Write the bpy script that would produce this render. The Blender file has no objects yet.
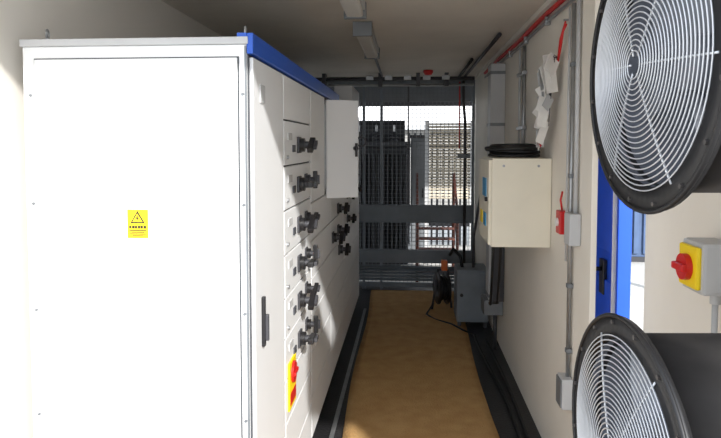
import bpy, bmesh, math, random
from mathutils import Vector, Matrix
random.seed(4)
SC=bpy.context.scene

# ------------------------------------------------------------ materials
def s2l(c):
    c/=255.0
    return c/12.92 if c<=0.04045 else ((c+0.055)/1.055)**2.4
def mat(name,rgb,rough=0.5,metal=0.0,var=0.06,scale=6.0,bump=0.0,bscale=60.0,rgb2=None):
    m=bpy.data.materials.new(name); m.use_nodes=True
    nt=m.node_tree; b=nt.nodes['Principled BSDF']
    col=[s2l(v) for v in rgb]
    tc=nt.nodes.new('ShaderNodeTexCoord')
    n=nt.nodes.new('ShaderNodeTexNoise'); n.inputs['Scale'].default_value=scale; n.inputs['Detail'].default_value=5
    nt.links.new(tc.outputs['Object'],n.inputs['Vector'])
    r=nt.nodes.new('ShaderNodeValToRGB')
    r.color_ramp.elements[0].position=0.3; r.color_ramp.elements[1].position=0.7
    c2=[s2l(v) for v in rgb2] if rgb2 else [v*(1-var*2) for v in col]
    r.color_ramp.elements[0].color=(*c2,1)
    r.color_ramp.elements[1].color=(*col,1)
    nt.links.new(n.outputs['Fac'],r.inputs['Fac']); nt.links.new(r.outputs['Color'],b.inputs['Base Color'])
    b.inputs['Roughness'].default_value=rough; b.inputs['Metallic'].default_value=metal
    if bump>0:
        n2=nt.nodes.new('ShaderNodeTexNoise'); n2.inputs['Scale'].default_value=bscale; n2.inputs['Detail'].default_value=4
        nt.links.new(tc.outputs['Object'],n2.inputs['Vector'])
        bp=nt.nodes.new('ShaderNodeBump'); bp.inputs['Strength'].default_value=bump; bp.inputs['Distance'].default_value=0.01
        nt.links.new(n2.outputs['Fac'],bp.inputs['Height']); nt.links.new(bp.outputs['Normal'],b.inputs['Normal'])
    return m
M={}
M['wallL']=mat('paint_wall_left',(230,225,217),.7,var=.03,scale=2,bump=.12,bscale=25)
M['wallR']=mat('paint_wall_right',(236,230,219),.6,var=.03,scale=3,bump=.12,bscale=25)
M['ceil']=mat('paint_ceiling',(222,215,204),.7,var=.06,scale=2.5,bump=.1)
M['floor']=mat('black_floor',(46,45,47),.45,var=.2,scale=8,bump=.3)
M['white']=mat('cabinet_white',(232,233,233),.35,var=.015,scale=2)
M['side']=mat('cabinet_side_white',(230,231,232),.4,var=.02,scale=3)
M['gap']=mat('shadow_gap_grey',(70,72,78),.6)
M['blue']=mat('blue_trim',(20,84,190),.4,var=.06)
M['bdoor']=mat('blue_door_paint',(24,84,214),.4,var=.06)
M['black']=mat('black_plastic',(28,27,29),.4,var=.1)
M['rubber']=mat('black_rubber',(18,18,19),.6,var=.1)
M['dgrey']=mat('dark_grey_steel',(68,68,72),.45,.2,var=.1)
M['grey']=mat('grey_steel',(124,128,132),.45,.3,var=.08)
M['lgrey']=mat('light_grey',(190,191,192),.5,var=.05)
M['galv']=mat('galvanised_steel',(172,174,176),.35,.7,var=.12,scale=20)
M['bgrey']=mat('blue_grey_paint',(122,130,138),.5,.1,var=.1)
M['yellow']=mat('yellow_paint',(247,214,20),.5,var=.03)
M['red']=mat('red_plastic',(206,30,30),.4,var=.05)
M['orange']=mat('orange_plastic',(230,110,30),.45)
M['cream']=mat('cream_enamel',(232,225,206),.45,var=.03)
M['mat1']=mat('mustard_mat',(196,156,102),.9,scale=9,bump=.9,bscale=90,rgb2=(178,136,82))
M['wire']=mat('guard_wire',(206,208,212),.3,.4,var=.05)
M['blade']=mat('fan_blade',(132,136,146),.4,.3,var=.1)
M['duct']=mat('fan_duct_inner',(116,120,130),.5,.1,var=.1)
M['fan']=mat('fan_black',(26,25,27),.5,.1,var=.2,scale=12)
M['barrel']=mat('fan_barrel',(88,84,82),.4,.4,var=.15,scale=8)
M['paper']=mat('paper',(238,235,230),.8,var=.05,scale=20)
M['dark']=mat('transformer_dark',(54,56,60),.5,.1,var=.15)
M['beige']=mat('beige_mesh',(206,196,178),.7,var=.05)
M['rust']=mat('red_oxide',(104,58,46),.6,var=.2)
M['conc']=mat('concrete_yard',(190,187,181),.9,var=.08,scale=3,bump=.4)
M['bwall']=mat('render_wall_grey',(150,148,144),.8,var=.05,scale=2)
M['slate']=mat('slate_blue_louvre',(74,96,132),.5,var=.1)
M['diff']=mat('lamp_diffuser',(222,219,212),.4,var=.03)
M['bluepale']=mat('blue_label',(60,150,200),.5)

# ------------------------------------------------------------ mesh builder
class B:
    def __init__(s,name): s.name=name; s.bm=bmesh.new(); s.m=[]
    def mi(s,k):
        if k not in s.m: s.m.append(k)
        return s.m.index(k)
    def faces(s,verts,idx,k,smooth=False):
        vs=[s.bm.verts.new(v) for v in verts]; i=s.mi(k)
        for f in idx:
            try:
                fc=s.bm.faces.new([vs[j] for j in f]); fc.material_index=i; fc.smooth=smooth
            except ValueError: pass
        return vs
    def box(s,x0,x1,y0,y1,z0,z1,k,bev=0):
        t=bmesh.new()
        bmesh.ops.create_cube(t,size=1)
        for v in t.verts:
            v.co=Vector(((x0+x1)/2+v.co.x*(x1-x0),(y0+y1)/2+v.co.y*(y1-y0),(z0+z1)/2+v.co.z*(z1-z0)))
        if bev>0: bmesh.ops.bevel(t,geom=t.edges[:],offset=bev,segments=2,affect='EDGES',profile=.6)
        s.merge(t,k)
    def obox(s,c,ax,ay,az,hx,hy,hz,k,bev=0):
        t=bmesh.new(); bmesh.ops.create_cube(t,size=2)
        c=Vector(c)
        for v in t.verts: v.co=Vector((v.co.x*hx,v.co.y*hy,v.co.z*hz))
        if bev>0: bmesh.ops.bevel(t,geom=t.edges[:],offset=bev,segments=2,affect='EDGES',profile=.6)
        ax,ay,az=[Vector(a).normalized() for a in (ax,ay,az)]
        for v in t.verts: v.co=c+ax*v.co.x+ay*v.co.y+az*v.co.z
        s.merge(t,k)
    def merge(s,t,k,smooth=False):
        t.verts.index_update()
        s.faces([v.co.copy() for v in t.verts],[[v.index for v in f.verts] for f in t.faces],k,smooth); t.free()
    def frame(s,a):
        a=Vector(a).normalized(); u=a.orthogonal().normalized(); return a,u,a.cross(u)
    def cyl(s,p0,p1,r,k,seg=16,r2=None,caps=True):
        p0=Vector(p0);p1=Vector(p1); a,u,w=s.frame(p1-p0); r2=r if r2 is None else r2
        vs=[];fs=[]
        for j,(p,rr) in enumerate(((p0,r),(p1,r2))):
            for i in range(seg):
                t=2*math.pi*i/seg; vs.append(p+u*math.cos(t)*rr+w*math.sin(t)*rr)
        for i in range(seg):
            fs.append([i,(i+1)%seg,seg+(i+1)%seg,seg+i])
        s.faces(vs,fs,k,seg>6)
        if caps:
            s.faces(vs[:seg],[list(range(seg))[::-1]],k); s.faces(vs[seg:],[list(range(seg))],k)
    def tube(s,pts,r,k,seg=8):
        pts=[Vector(p) for p in pts]; n=len(pts); vs=[];fs=[]
        u=None
        for i,p in enumerate(pts):
            d=(pts[min(i+1,n-1)]-pts[max(i-1,0)]).normalized()
            if u is None: u=d.orthogonal().normalized()
            u=(u-d*u.dot(d)).normalized(); w=d.cross(u)
            for j in range(seg):
                t=2*math.pi*j/seg; vs.append(p+u*math.cos(t)*r+w*math.sin(t)*r)
        for i in range(n-1):
            for j in range(seg):
                fs.append([i*seg+j,i*seg+(j+1)%seg,(i+1)*seg+(j+1)%seg,(i+1)*seg+j])
        fs.append(list(range(seg))[::-1]); fs.append([(n-1)*seg+j for j in range(seg)])
        s.faces(vs,fs,k,True)
    def lathe(s,prof,c,a,k,seg=48,closed=True):
        c=Vector(c); a,u,w=s.frame(a); n=len(prof); vs=[];fs=[]
        for i in range(seg):
            t=2*math.pi*i/seg; d=u*math.cos(t)+w*math.sin(t)
            for (r,h) in prof: vs.append(c+d*r+a*h)
        for i in range(seg):
            for j in range(n if closed else n-1):
                j2=(j+1)%n; i2=(i+1)%seg
                fs.append([i*n+j,i*n+j2,i2*n+j2,i2*n+j])
        s.faces(vs,fs,k,seg>20)
    def ring(s,c,a,R,r,k,seg=48,rs=6):
        s.lathe([(R+r*math.cos(2*math.pi*q/rs),r*math.sin(2*math.pi*q/rs)) for q in range(rs)],c,a,k,seg)
    def prism(s,poly,ext,k):
        poly=[Vector(p) for p in poly]; e=Vector(ext); n=len(poly)
        fs=[list(range(n)),[n+i for i in range(n)][::-1]]+[[i,(i+1)%n,n+(i+1)%n,n+i] for i in range(n)]
        s.faces(poly+[p+e for p in poly],fs,k)
    def done(s,smooth_angle=True):
        bmesh.ops.recalc_face_normals(s.bm,faces=s.bm.faces[:])
        me=bpy.data.meshes.new(s.name); s.bm.to_mesh(me); s.bm.free()
        for k in s.m: me.materials.append(M[k])
        o=bpy.data.objects.new(s.name,me); SC.collection.objects.link(o)
        return o

LX,RX,OX=-1.30,0.75,1.02      # left wall, inner right wall, outer right wall
CZ=2.40; YC=1.15; YE=7.15

# ------------------------------------------------------------ shell
b=B('ground'); b.box(-30,30,-25,45,-.25,-.13,'conc'); b.done()
b=B('floor'); b.box(LX,OX+.06,.6,YE,-.12,0,'floor'); b.done()
b=B('wall_left'); b.box(LX-.08,LX,YC-.1,YE,-.12,CZ+.08,'wallL'); b.done()
b=B('ceiling'); b.box(LX,OX+.06,YC,YE,CZ,CZ+.08,'ceil'); b.done()
b=B('wall_right'); b.box(RX,RX+.025,2.60,YE,0,CZ,'wallR',.004); b.done()
b=B('wall_right_outer'); b.box(OX,OX+.06,3.95,YE,0,CZ,'wallR'); b.box(OX,OX+.06,2.74,3.95,2.1,CZ,'wallR'); b.done()
b=B('wall_far_header'); b.box(LX,RX,7.2,7.28,2.14,CZ+.08,'grey'); b.done()
b=B('trim_ceiling_right')
b.box(RX-.03,RX,2.6,YE-.02,CZ-.035,CZ-.003,'wallR',.004); b.done()

# fan wall with holes (curve -> mesh)
FT=Vector((.472,1.29,1.80)); FB=Vector((.446,1.30,.985))
phi=math.radians(4); AX=Vector((math.cos(phi),math.sin(phi),0))
def hole_wall():
    cu=bpy.data.curves.new('c','CURVE'); cu.dimensions='2D'; cu.fill_mode='BOTH'; cu.extrude=.03
    def spl(pts):
        sp=cu.splines.new('POLY'); sp.points.add(len(pts)-1)
        for i,p in enumerate(pts): sp.points[i].co=(p[0],p[1],0,1)
        sp.use_cyclic_u=True
    spl([(.85,0),(2.74,0),(2.74,CZ),(.85,CZ)])
    for c in (FT,FB):
        y=c.y+(OX-c.x)*math.tan(phi)
        spl([(y+.262*math.cos(t*math.pi/24),c.z+.262*math.sin(t*math.pi/24)) for t in range(48)])
    o=bpy.data.objects.new('tmp',cu); SC.collection.objects.link(o)
    bpy.context.view_layer.update()
    dg=bpy.context.evaluated_depsgraph_get()
    me=bpy.data.meshes.new_from_object(o.evaluated_get(dg))
    for v in me.vertices:
        x,y,z=v.co; v.co=(OX+.03+z,x,y)
    bpy.data.objects.remove(o)
    me.materials.clear(); me.materials.append(M['wallR'])
    w=bpy.data.objects.new('wall_right_near',me); SC.collection.objects.link(w)
hole_wall()

# ------------------------------------------------------------ switchgear cabinet
FX=-.49; Y0=1.925; Y1=6.2; CL=-1.24
b=B('switchgear_cabinet')
b.box(CL+.02,-.53,Y0+.05,Y1-.05,0,.1,'black')
b.box(CL,-.505,Y0,Y1,.1,1.955,'white',.004)
b.box(CL+.040,-.530,Y0-.003,Y0+.001,.125,1.917,'gap')
b.box(CL+.044,-.534,Y0-.010,Y0-.001,.13,1.913,'white',.003)
b.box(-.512,-.506,Y0-.004,Y0+.001,.1,1.95,'grey')
for x in (CL+.025,-.519):
    for z in (1.80,1.45,1.1,.75,.4):
        b.cyl((x,Y0-.005,z),(x,Y0+.001,z),.005,'grey',10)
b.box(CL-.005,-.50,Y0-.008,Y1,1.955,1.978,'lgrey',.003)
for x in (CL+.05,-.525):
    b.cyl((x,Y0+.06,1.975),(x,Y0+.06,1.99),.01,'galv',12)
    b.ring((x,Y0+.06,2.005),(1,.3,0),.014,.004,'galv',20)
b.box(-.505,-.484,Y0-.004,4.35,1.925,1.99,'blue',.004)
b.box(-.535,-.505,Y0-.004,4.35,1.978,1.99,'blue')
b.box(-.506,-.502,Y0+.004,Y1-.004,.1,1.925,'gap')
def door(y0,y1,z0,z1,k='side'): b.box(-.503,FX,y0+.005,y1-.005,z0+.0035,z1-.0035,k,.003)
def handle(y,z,s=1.0,grip=0.0):
    b.box(FX,FX+.010*s,y-.036*s,y+.036*s,z-.036*s,z+.036*s,'dgrey',.003)
    b.cyl((FX+.01*s,y,z),(FX+.03*s,y,z),.030*s,'black',20)
    b.cyl((FX+.03*s,y,z),(FX+.05*s,y,z),.016*s,'dgrey',16)
    ca,sa=math.cos(grip),math.sin(grip)
    b.obox((FX+.060*s,y,z),(1,0,0),(0,ca,sa),(0,-sa,ca),.013*s,.052*s,.012*s,'black',.004)
    b.obox((FX+.079*s,y,z),(1,0,0),(0,ca,sa),(0,-sa,ca),.007*s,.028*s,.009*s,'dgrey',.003)
door(1.94,2.42,.12,1.92)
b.box(FX,FX+.004,2.03,2.09,1.78,1.84,'lgrey')
b.box(FX,FX+.012,2.025,2.045,.96,1.13,'black',.004); b.box(FX+.012,FX+.024,2.028,2.042,.98,1.07,'dgrey',.003)
zs=[1.92,1.74,1.555,1.375,1.195,1.02,.855,.68,.5,.31,.12]
for i in range(len(zs)-1):
    door(2.425,3.1,zs[i+1],zs[i])
for i,z in enumerate((1.64,1.465,1.285,1.11,.94,.765)):
    handle(2.74,z,1.0,0 if i%2 else .5)
    b.box(FX,FX+.004,2.5,2.58,z+.02,z+.05,'lgrey')
    b.box(FX,FX+.006,2.60,2.65,z-.03,z+.0,'gap')
    if i>0: handle(2.93,z+.01,.8,1.57 if i%2 else .3)
    b.cyl((FX,2.48,z-.05),(FX+.008,2.48,z-.05),.008,'galv',10)
# red/yellow isolator
b.box(FX,FX+.008,2.47,2.62,.54,.74,'yellow',.003)
b.cyl((FX+.008,2.545,.685),(FX+.018,2.545,.685),.045,'red',24)
b.box(FX+.018,FX+.026,2.505,2.585,.677,.693,'red',.003)
b.box(FX+.008,FX+.01,2.485,2.605,.56,.61,'red')
door(3.105,3.62,1.345,1.92)
for a,c in ((1.15,1.345),(.955,1.15),(.765,.955),(.57,.765),(.345,.57),(.12,.345)): door(3.105,3.9,a,c)
# open door leaf
p0=Vector((-.488,3.66,0)); p1=Vector((-.305,3.74,0)); d=(p1-p0); L=d.length; d.normalize(); nrm=Vector((d.y,-d.x,0))
b.obox((p0+p1)/2+Vector((0,0,1.615)),d,nrm,(0,0,1),L/2,.012,.292,'side',.004)
b.cyl(p0+Vector((-.005,0,1.38)),p0+Vector((-.005,0,1.88)),.008,'galv',10)
e=p1-d*.02+Vector((0,0,1.62)); b.cyl(e,e+nrm*.035,.014,'black',16); b.cyl(e+nrm*.035+Vector((0,0,.03)),e+nrm*.035-Vector((0,0,.05)),.008,'black',10)
b.ring(p1+Vector((.02,.01,.0+1.66)),(0,1,0),.028,.005,'dgrey',24)
b.box(-.503,-.5,3.63,3.89,1.36,1.90,'dgrey')
b.box(-.5,-.47,3.68,3.86,1.45,1.6,'lgrey',.004); b.box(-.5,-.46,3.68,3.86,1.66,1.8,'black',.004)
for (ya,yb) in ((3.9,4.66),(4.66,5.42),(5.42,6.19)):
    zz=[1.92,1.6,1.345,1.15,.955,.765,.57,.345,.12]
    for i in range(8): door(ya,yb,zz[i+1],zz[i])
for y,z,s in ((3.98,1.04,1),(4.28,1.2,1),(4.28,1.05,1),(4.35,.9,1),(4.95,1.24,.9),(4.95,1.05,.9),(5.7,1.24,.8)):
    handle(y,z,s,.6)
b.box(-.60,-.45,5.0,5.7,1.98,2.12,'lgrey',.01)
# danger sign
sx,sz=-.862,1.388; yy=Y0-.0105; S=.92
def P(x,y,z): return (sx+x*S,yy+y,sz+z*S)
b.box(sx-.034,sx+.034,yy-.002,yy,sz-.046,sz+.046,'yellow')
b.prism([P(-.026,-.002,.002),P(.026,-.002,.002),P(0,-.002,.046)],(0,-.001,0),'black')
b.prism([P(-.018,-.003,.007),P(.018,-.003,.007),P(0,-.003,.036)],(0,-.001,0),'yellow')
b.prism([P(.004,-.004,.034),P(-.006,-.004,.018),P(0,-.004,.018),P(-.004,-.004,.008),P(.007,-.004,.022),P(.001,-.004,.022)],(0,-.001,0),'black')
x=-.028
for wdt in (.007,.008,.007,.008,.007,.008):
    b.box(sx+x,sx+x+wdt,yy-.003,yy-.001,sz-.015,sz-.006,'black'); x+=.0095
for i,w in enumerate((.028,.022,.027,.018)):
    b.box(sx-w,sx+w,yy-.003,yy-.001,sz-.022-i*.006,sz-.019-i*.006,'black')
b.done()

# ------------------------------------------------------------ floor coverings
def matsheet(name,y0,y1,z,k,seed):
    bm=bmesh.new(); nx,ny=16,120; g=[]
    for j in range(ny+1):
        row=[]
        for i in range(nx+1):
            u=i/nx;v=j/ny; y=y0+(y1-y0)*v
            x0=-.35-.05*v; x1=.50+.02*v
            w=.012*math.sin(y*2.3+seed)
            zz=z+.0025*(1+math.sin(y*5+u*4+seed))*(.3+abs(u-.5))+.002*(1+math.sin(y*11+u*2))
            for yc in (4.95,5.75): zz+=.008*math.exp(-((y-yc-.05*(u-.5))/.04)**2)
            row.append(bm.verts.new((x0+(x1-x0)*u+w*(abs(u-.5)*2),y,zz)))
        g.append(row)
    for j in range(ny):
        for i in range(nx):
            f=bm.faces.new([g[j][i],g[j][i+1],g[j+1][i+1],g[j+1][i]]); f.smooth=True
    me=bpy.data.meshes.new(name); bm.to_mesh(me); bm.free(); me.materials.append(M[k])
    o=bpy.data.objects.new(name,me); SC.collection.objects.link(o)
    md=o.modifiers.new('s','SOLIDIFY'); md.thickness=.006; md.offset=-1
matsheet('floor_mat',1.3,6.9,.0075,'mat1',1)
b=B('threshold_strip'); b.box(-.435,-.41,2.0,6.1,0,.012,'galv',.003)
b.done()
b=B('floor_cable')
b.tube([(.60+.03*math.sin(y*2.1),y,.012) for y in [2.7+.1*i for i in range(27)]],.010,'rubber')
b.tube([(.66+.02*math.sin(y*1.7+1),y,.012) for y in [2.7+.1*i for i in range(26)]],.009,'rubber'); b.done()

# ------------------------------------------------------------ ceiling lights
for y0,y1 in ((2.3,3.35),(3.85,4.9)):
    b=B('batten_light')
    b.box(-.34,-.23,y0,y1,CZ-.045,CZ-.001,'lgrey',.006)
    b.box(-.33,-.24,y0+.03,y1-.03,CZ-.085,CZ-.044,'diff',.015)
    b.box(-.345,-.225,y0-.005,y0+.03,CZ-.088,CZ-.001,'grey',.004); b.box(-.345,-.225,y1-.03,y1+.005,CZ-.088,CZ-.001,'grey',.004)
    b.done()
b=B('smoke_detector'); b.lathe([(0,0),(.05,0),(.05,-.02),(.035,-.045),(0,-.05)],(.20,6.4,CZ-.001),(0,0,1),'red',24,False); b.done()
b=B('ceiling_conduits')
b.cyl((-.28,4.92,CZ-.03),(-.28,6.6,CZ-.03),.012,'dgrey',10)
b.tube([(LX+.02,6.62,CZ-.06),(RX-.06,6.62,CZ-.06)],.02,'dgrey')
b.tube([(LX+.02,6.7,CZ-.12),(RX-.06,6.7,CZ-.12)],.014,'galv')
b.tube([(.60,4.2,CZ-.03),(.60,6.9,CZ-.03)],.014,'dgrey')
b.tube([(.54,5.4,CZ-.03),(.54,6.9,CZ-.03)],.014,'rubber')
for x in (-.9,-.3,.1,.4):
    b.box(x-.02,x+.02,6.6,6.72,CZ-.14,CZ-.001,'dgrey')
for k in range(5): b.box(-.45+k*.2,-.37+k*.2,6.58,6.66,CZ-.075,CZ-.03,'galv',.004)
b.done()

# ------------------------------------------------------------ right wall fittings
W=RX-.002
b=B('red_alarm_conduit')
pts=[(W-.014,y,2.335+.004*math.sin(y*4)) for y in [2.62+.12*i for i in range(30)]]
b.tube(pts,.013,'red'); b.tube([(W-.012,p[1],p[2]-.04) for p in pts],.009,'galv')
for y in (2.8,3.4,4.0,4.6,5.2): b.box(W-.026,W,y-.012,y+.012,2.275,2.32,'galv',.003)
b.done()
b=B('cable_trunking')
b.box(.635,W,4.9,5.08,.36,2.27,'lgrey',.004)
for z in (.45,.9,1.35,1.8,2.2): b.box(.631,W,4.894,5.084,z-.012,z+.012,'grey',.002)
b.box(.60,W,4.88,5.1,.30,.42,'grey',.004)
b.tube([(.70,4.98,.31),(.70,4.98,0)],.016,'dgrey')
b.box(.66,W,4.84,4.9,.42,1.1,'dgrey',.003)
b.done()
b=B('vertical_conduit')
b.tube([(W-.014,4.05,2.27),(W-.014,4.05,1.3)],.012,'galv')
b.tube([(W-.014,4.2,2.27),(W-.014,4.2,1.64)],.008,'lgrey')
for z in (2.1,1.75): b.box(W-.03,W,4.02,4.23,z-.012,z+.012,'galv',.003)
b.done()
b=B('conduit_with_junction_box')
b.tube([(W-.014,2.86,2.27),(W-.014,2.86,.56)],.010,'galv')
b.tube([(W-.014,2.78,2.27),(W-.014,2.78,1.34)],.010,'lgrey')
b.tube([(W-.014,2.93,2.27),(W-.014,2.93,1.1)],.006,'lgrey')
b.box(W-.05,W,2.81,2.91,.44,.58,'lgrey',.006); b.box(W-.056,W-.049,2.815,2.905,.447,.573,'grey',.003)
b.box(W-.05,W,2.735,2.83,1.20,1.34,'lgrey',.006)
for z in (2.0,1.5,1.0,.7): b.box(W-.026,W,2.845,2.875,z-.01,z+.01,'grey',.002)
b.done()
b=B('red_call_point'); b.box(W-.04,W,2.95,3.03,1.22,1.33,'red',.006); b.cyl((W-.04,2.99,1.275),(W-.05,2.99,1.275),.02,'paper',16)
b.tube([(W-.02,2.99,1.33),(W-.03,2.98,1.38),(W-.02,2.99,1.42)],.005,'red'); b.done()
b=B('hanging_tag_bundle')
b.tube([(W-.02,2.98,2.22),(W-.035,3.02,2.14),(W-.03,3.08,2.06),(W-.04,3.1,1.98)],.004,'red')
b.tube([(W-.02,2.97,2.20),(W-.03,2.99,2.17),(W-.03,3.02,2.12),(W-.03,3.1,2.02)],.006,'red')
b.cyl((W,2.98,2.22),(W-.03,2.98,2.22),.006,'galv',8)
rnd=random.Random(11)
for i in range(30):
    f=rnd.random(); z=1.66+.42*f; y=3.02+.14*(1-f)+.14*rnd.random(); h=.03+.03*rnd.random(); w=.02+.016*rnd.random()
    a=rnd.uniform(.3,1.4); c=rnd.uniform(-.8,.8)
    X=Vector((math.cos(a),-math.sin(a),0)); Yv=Vector((math.sin(a),math.cos(a),0)); Z=Vector((0,0,1))
    Y2=Yv*math.cos(c)+Z*math.sin(c); Z2=Z*math.cos(c)-Yv*math.sin(c)
    b.obox((W-.058-rnd.random()*.03,y,z),X,Y2,Z2,.0012,w,h,'red' if i in(3,13) else ('lgrey' if i%4==0 else 'paper'))
    b.tube([(W-.03,3.08,2.06),(W-.05,(y+3.08)/2,(z+2.1)/2),(W-.055,y,z+h*.5)],.0018,'dgrey',5)
b.done()
b=B('wall_control_box')
x0,x1,ya,yb,z0,z1=.44,W,3.3,3.75,1.10,1.57
b.box(x0,x1,ya,yb,z0,z1,'cream',.006)
b.box(x0-.016,x0-.001,ya+.01,yb-.01,z0+.01,z1-.01,'cream',.004)
b.box(x0-.02,x0-.015,3.40,3.5,1.2,1.27,'bluepale'); b.box(x0-.02,x0-.015,3.55,3.65,1.2,1.27,'yellow')
b.box(x0-.02,x0-.015,3.40,3.55,1.36,1.46,'bluepale')
b.cyl((x0-.016,3.36,1.35),(x0-.03,3.36,1.35),.012,'black',12)
for x in (.5,.68): b.cyl((x,ya-.004,1.53),(x,ya+.002,1.53),.007,'galv',10)
b.cyl((x0+.004,ya+.01,z1-.008),(x0+.004,ya+.01,z0+.008),.006,'cream',10)
for x,y in ((.5,3.66),(.55,3.7)):
    b.tube([(x,y,z0+.01),(x+.01,y+.1,.9),(x+.04,y+.4,.6),(.63,y+1.1,.42)],.009,'rubber')
b.done()
b=B('coiled_cable')
for i in range(7):
    b.ring((.58+.008*math.sin(i*2),3.5+.01*math.cos(i*3),1.588+.011*(i%4)+.004*i),(.03*math.sin(i),.04*math.cos(i),1),.115+.012*(i%3),.010,'rubber',48,8)
b.tube([(.46,3.48,1.59),(.44,3.42,1.585),(.5,3.36,1.583),(.62,3.35,1.583),(.7,3.4,1.583)],.009,'rubber')
b.done()

b=B('steel_equipment_box')
b.box(.44,.72,5.55,5.9,.05,.52,'bgrey',.008); b.box(.455,.705,5.538,5.552,.07,.50,'bgrey',.004)
for x in (.45,.68):
    for y in (5.56,5.86): b.box(x,x+.03,y,y+.03,0,.06,'dgrey')
b.cyl((.48,5.538,.3),(.48,5.52,.3),.015,'black',12)
b.tube([(.6,5.7,.51),(.6,5.7,.8),(.66,5.7,1.2),(.71,5.7,1.5)],.012,'dgrey'); b.tube([(.5,5.7,.51),(.48,5.72,.62),(.42,5.75,.68),(.4,5.9,.6)],.014,'rubber')
b.done()
b=B('hose_reel')
c=Vector((.34,6.15,.22))
b.lathe([(.04,-.05),(.16,-.05),(.16,-.04),(.06,-.04),(.06,.04),(.16,.04),(.16,.05),(.04,.05)],c,(1,.25,0),'black',32)
for i in range(4): b.ring(c+Vector((-.03+.02*i,0,0)),(1,.25,0),.10+.01*(i%2),.012,'rubber',32,8)
b.tube([(.24,6.1,.015),(.27,6.14,.2),(.30,6.15,.40),(.4,6.17,.40),(.41,6.17,.2),(.44,6.19,.015)],.012,'dgrey')
b.box(.33,.39,6.10,6.18,.40,.50,'orange',.01)
b.tube([(.25,6.0,.1),(.18,5.9,.02),(.25,5.75,.015),(.4,5.6,.015),(.5,5.4,.015),(.58,5.3,.015)],.009,'rubber')
b.done()
b=B('wall_switch'); b.box(W-.04,W,5.3,5.4,1.25,1.4,'lgrey',.006); b.box(W-.05,W-.04,5.33,5.37,1.3,1.35,'black',.003); b.done()

# ------------------------------------------------------------ gate
b=B('mesh_gate')
GY=7.0
xs=[LX+.02,-.5,-.3,RX-.03]
for x in xs: b.box(x-.015,x+.015,GY-.018,GY+.018,0.0,2.36,'bgrey',.003)
b.box(-.01,.008,GY-.012,GY+.012,.96,2.36,'dgrey',.003)
b.box(LX+.02,RX-.03,GY-.07,GY-.02,.77,.97,'bgrey',.006)
b.box(LX+.02,RX-.03,GY-.085,GY-.07,.95,.97,'bgrey',.002); b.box(LX+.02,RX-.03,GY-.085,GY-.07,.77,.79,'bgrey',.002)
b.box(LX+.02,RX-.03,GY-.05,GY-.02,.31,.46,'bgrey',.006)
b.box(LX+.02,RX-.03,GY-.02,GY+.02,2.32,2.36,'bgrey',.003)
b.box(LX+.02,RX-.03,GY-.02,GY+.02,.03,.08,'bgrey',.003)
for i in range(5): b.obox(((LX+RX)/2,GY-.03,.12+i*.035),(1,0,0),(0,1,.6),(0,-.6,1),1.0,.018,.005,'bgrey')
x=LX+.04
while x<RX-.04:
    b.cyl((x,GY,.08),(x,GY,2.34),.0028,'grey',5,caps=False); x+=.045
z=.1
while z<2.33:
    b.cyl((LX+.03,GY+.004,z),(RX-.03,GY+.004,z),.0028,'grey',5,caps=False); z+=.045
b.done()
b=B('gate_side_pipe'); b.tube([(.62,6.88,.0),(.62,6.88,1.9),(.60,6.88,2.1),(.60,6.88,2.34)],.016,'dgrey'); b.tube([(.56,6.9,1.6),(.56,6.9,2.33)],.008,'red')
b.box(.54,.68,6.86,6.9,1.5,1.54,'grey')
b.done()

# ------------------------------------------------------------ yard beyond the gate
b=B('added_shade_canopy')  # canopy added to shade the yard beyond the gate
b.box(-4,3.2,7.3,10.6,2.36,2.42,'grey')
for y in (7.6,9.0,10.5): b.box(-4,3.2,y-.03,y+.03,2.29,2.36,'dgrey')
for x in (-3.9,3.1):
    for y in (7.6,10.5): b.box(x-.04,x+.04,y-.04,y+.04,-.13,2.3,'dgrey')
b.done()
b=B('transformer')
b.box(-.95,.0,8.7,9.7,-.05,1.62,'dark',.02)
for i in range(15): b.box(-.92+i*.063,-.90+i*.063,8.5,8.7,.1,1.52,'dark',.004)
b.box(-.98,.03,8.48,9.72,1.62,1.68,'dark',.01)
for x in (-.7,-.45,-.2):
    for k in range(3): b.lathe([(.02,0),(.06,.01),(.06,.02),(.03,.05)],(x,8.8,1.68+k*.05),(0,0,1),'dark',20,False)
    b.cyl((x,8.8,1.8),(x,8.8,1.92),.015,'galv',10)
b.cyl((-.95,9.4,1.84),(-.05,9.4,1.84),.17,'dark',28)
b.box(-.9,-.1,8.7,8.8,-.13,-.05,'dark'); b.box(-.9,-.1,9.6,9.7,-.13,-.05,'dark')
b.done()
b=B('louvred_screen')
for x in (.28,.95): b.box(x-.03,x+.03,9.3,9.36,-.13,2.0,'lgrey')
for i in range(26): b.obox((.615,9.33,.85+i*.044),(1,0,0),(0,1,.8),(0,-.8,1),.31,.02,.004,'beige')
b.done()
b=B('steel_steps')
for x in (.12,.62):
    b.tube([(x,7.8,-.13),(x,7.8,.8),(x,8.5,1.25),(x,8.5,-.13)],.018,'rust')
    b.tube([(x,7.8,.4),(x,8.5,.85)],.012,'rust')
for i in range(5): b.box(.12,.62,7.8+i*.14,7.95+i*.14,.02+i*.12,.04+i*.12,'rust')
b.done()
b=B('control_kiosk')
b.box(.04,.28,9.9,10.3,-.13,1.75,'grey',.01); b.box(.02,.30,9.88,10.32,1.75,1.8,'dgrey',.01); b.box(.06,.26,9.885,9.9,.1,1.7,'grey',.004); b.box(.22,.24,9.87,9.885,.8,.95,'black')
b.done()
b=B('yard_fence')
for i in range(60): b.box(-3+i*.1,-2.965+i*.1,11,11.03,-.13,1.85,'dgrey')
b.box(-3,2.95,11.03,11.06,1.6,1.66,'dgrey'); b.box(-3,2.95,11.03,11.06,.2,.26,'dgrey'); b.done()
b=B('yard_building')
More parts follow.
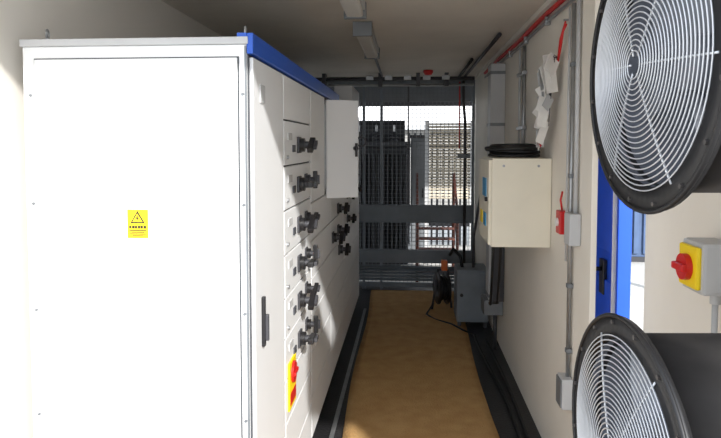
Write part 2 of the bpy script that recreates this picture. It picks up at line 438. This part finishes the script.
b.box(-9,9,15,16,-.13,2.0,'bwall'); b.box(-9.2,9.2,14.8,16.2,2.0,2.1,'lgrey')
for i in range(10):b.obox((4.4,14.97,.05+i*.09),(1,0,0),(0,1,.5),(0,-.5,1),1.3,.04,.01,'slate')
b.done()
b=B('blue_storage_container')
b.box(3.2,7.5,9.6,11.8,-.05,.75,'slate',.01)
for i in range(30): b.box(3.25+i*.14,3.32+i*.14,9.56,9.61,0,.7,'slate',.01)
b.box(3.18,7.52,9.55,11.82,.75,.82,'lgrey',.01); b.box(3.2,7.5,9.6,9.7,-.13,-.05,'dgrey'); b.box(3.2,7.5,11.7,11.8,-.13,-.05,'dgrey')
b.done()

# blue door in outer wall
b=B('door_blue')
b.box(OX,OX+.045,3.07,3.93,0.01,2.09,'bdoor',.004)
b.box(OX-.012,OX,3.14,3.86,.15,.95,'bdoor',.006); b.box(OX-.012,OX,3.14,3.86,1.1,1.98,'bdoor',.006)
b.box(OX-.012,OX+.05,3.045,3.068,0.01,2.09,'bdoor',.002)
b.box(OX-.016,OX+.0,3.105,3.125,0.01,2.09,'paper',.002)
b.box(OX-.02,OX,3.24,3.31,.87,1.05,'black',.004); b.tube([(OX-.02,3.27,1.0),(OX-.05,3.27,1.0),(OX-.05,3.38,1.0)],.011,'black')
b.done()

# isolator switch on near right wall
b=B('rotary_isolator')
y,z=2.04,1.25
b.box(.91,OX-.001,y-.065,y+.085,z-.08,z+.085,'lgrey',.012)
b.box(.895,.912,y-.055,y+.075,z-.065,z+.07,'yellow',.008)
b.cyl((.896,y+.01,z),(.876,y+.01,z),.042,'red',28); b.box(.86,.877,y-.030,y+.050,z-.012,z+.012,'red',.006)
b.cyl((.985,y+.01,z-.08),(.985,y+.01,z-.12),.016,'lgrey',14)
b.tube([(.985,y+.01,z-.12),(.985,y+.01,z-.5),(.985,y+.01,z-.6),(.985,y+.01,.0)],.010,'lgrey')
b.done()

# ------------------------------------------------------------ fans
def fan(c):
    b=B('axial_fan'); a=AX; _,u,w=b.frame(a)
    depth=(OX+.07-c.x)/AX.x
    b.lathe([(.246,.0),(.294,.0),(.294,.014),(.268,.016),(.258,.03),(.250,.05),(.244,.05)],c,a,'fan',72)
    b.lathe([(.256,.03),(.256,depth),(.248,depth),(.246,.05)],c,a,'barrel',72)
    b.lathe([(.2445,.02),(.2445,depth-.005)],c,a,'duct',72,False)
    b.ring(c,a,.294,.005,'fan',72,8)
    b.lathe([(.256,depth*.45),(.262,depth*.45),(.262,depth*.45+.03),(.256,depth*.45+.03)],c,a,'barrel',72)
    for i in range(16):
        t=2*math.pi*(i+.5)/16; p=c+(u*math.cos(t)+w*math.sin(t))*.280
        b.cyl(p,p-a*.005,.005,'barrel',6)
    n=22
    def th(r): return -.006-.018*(1-(r/.25)**2)
    for i in range(n):
        r=.028+(.252-.028)*i/(n-1)
        b.ring(c+a*th(r),a,r,.0016,'wire',72,5)
    for i in range(6):
        t=2*math.pi*(i+.3)/6; d=u*math.cos(t)+w*math.sin(t)
        b.tube([c+d*(.02+.24*q/8)+a*(th(.02+.24*q/8)+.004) for q in range(9)],.0024,'wire',6)
    b.lathe([(0,.07),(.04,.072),(.06,.09),(.062,.16),(0,.16)],c,a,'duct',32,False)
    b.cyl(c+a*.16,c+a*.34,.07,'duct',28)
    for i in range(4):
        t=math.pi/2*i+.4; d=u*math.cos(t)+w*math.sin(t); b.cyl(c+a*.3+d*.07,c+a*.3+d*.243,.008,'fan',8)
    for k in range(5):
        t0=2*math.pi*k/5; vs=[];fs=[]; nr,nc=7,6
        for i in range(nr+1):
            r=.058+.178*i/nr; wd=(.40-.08*i/nr); tw=.05-.02*i/nr
            for j in range(nc+1):
                s=j/nc*2-1; t=t0+s*wd+.35*(i/nr)**1.5; d=u*math.cos(t)+w*math.sin(t)
                vs.append(c+d*r+a*(.115+tw*s+.008*(1-s*s)))
        for i in range(nr):
            for j in range(nc): q=i*(nc+1)+j; fs.append([q,q+1,q+nc+2,q+nc+1])
        b.faces(vs,fs,'blade',True)
    b.done()
fan(FT); fan(FB)

# ------------------------------------------------------------ light
w=bpy.data.worlds.new('World'); SC.world=w; w.use_nodes=True
nt=w.node_tree; bg=nt.nodes['Background']
tc=nt.nodes.new('ShaderNodeTexCoord'); sp=nt.nodes.new('ShaderNodeSeparateXYZ'); rp=nt.nodes.new('ShaderNodeValToRGB')
nt.links.new(tc.outputs['Generated'],sp.inputs[0]); nt.links.new(sp.outputs['Z'],rp.inputs['Fac'])
rp.color_ramp.elements[0].color=(.95,.97,1,1); rp.color_ramp.elements[1].color=(.74,.85,1,1); rp.color_ramp.elements[1].position=.8
nt.links.new(rp.outputs['Color'],bg.inputs['Color']); bg.inputs['Strength'].default_value=1.8
sd=bpy.data.lights.new('sun','SUN'); sd.energy=4.6; sd.angle=.03; sd.color=(1,.975,.935)
so=bpy.data.objects.new('sun',sd); SC.collection.objects.link(so)
e=math.radians(31)
D=Vector((-.447*math.cos(e),.894*math.cos(e),-math.sin(e)))
so.rotation_euler=D.to_track_quat('-Z','Y').to_euler()

cd=bpy.data.cameras.new('cam'); cam=bpy.data.objects.new('cam',cd); SC.collection.objects.link(cam)
cam.location=(0,0,1.64); cd.sensor_width=36; cd.lens=30.96; cd.clip_start=.02
cam.rotation_euler=(math.radians(90-3),0,math.radians(4.4)); cd.shift_y=-.0576
SC.camera=cam
SC.view_settings.view_transform='Standard'; SC.view_settings.look='None'; SC.view_settings.exposure=0.5
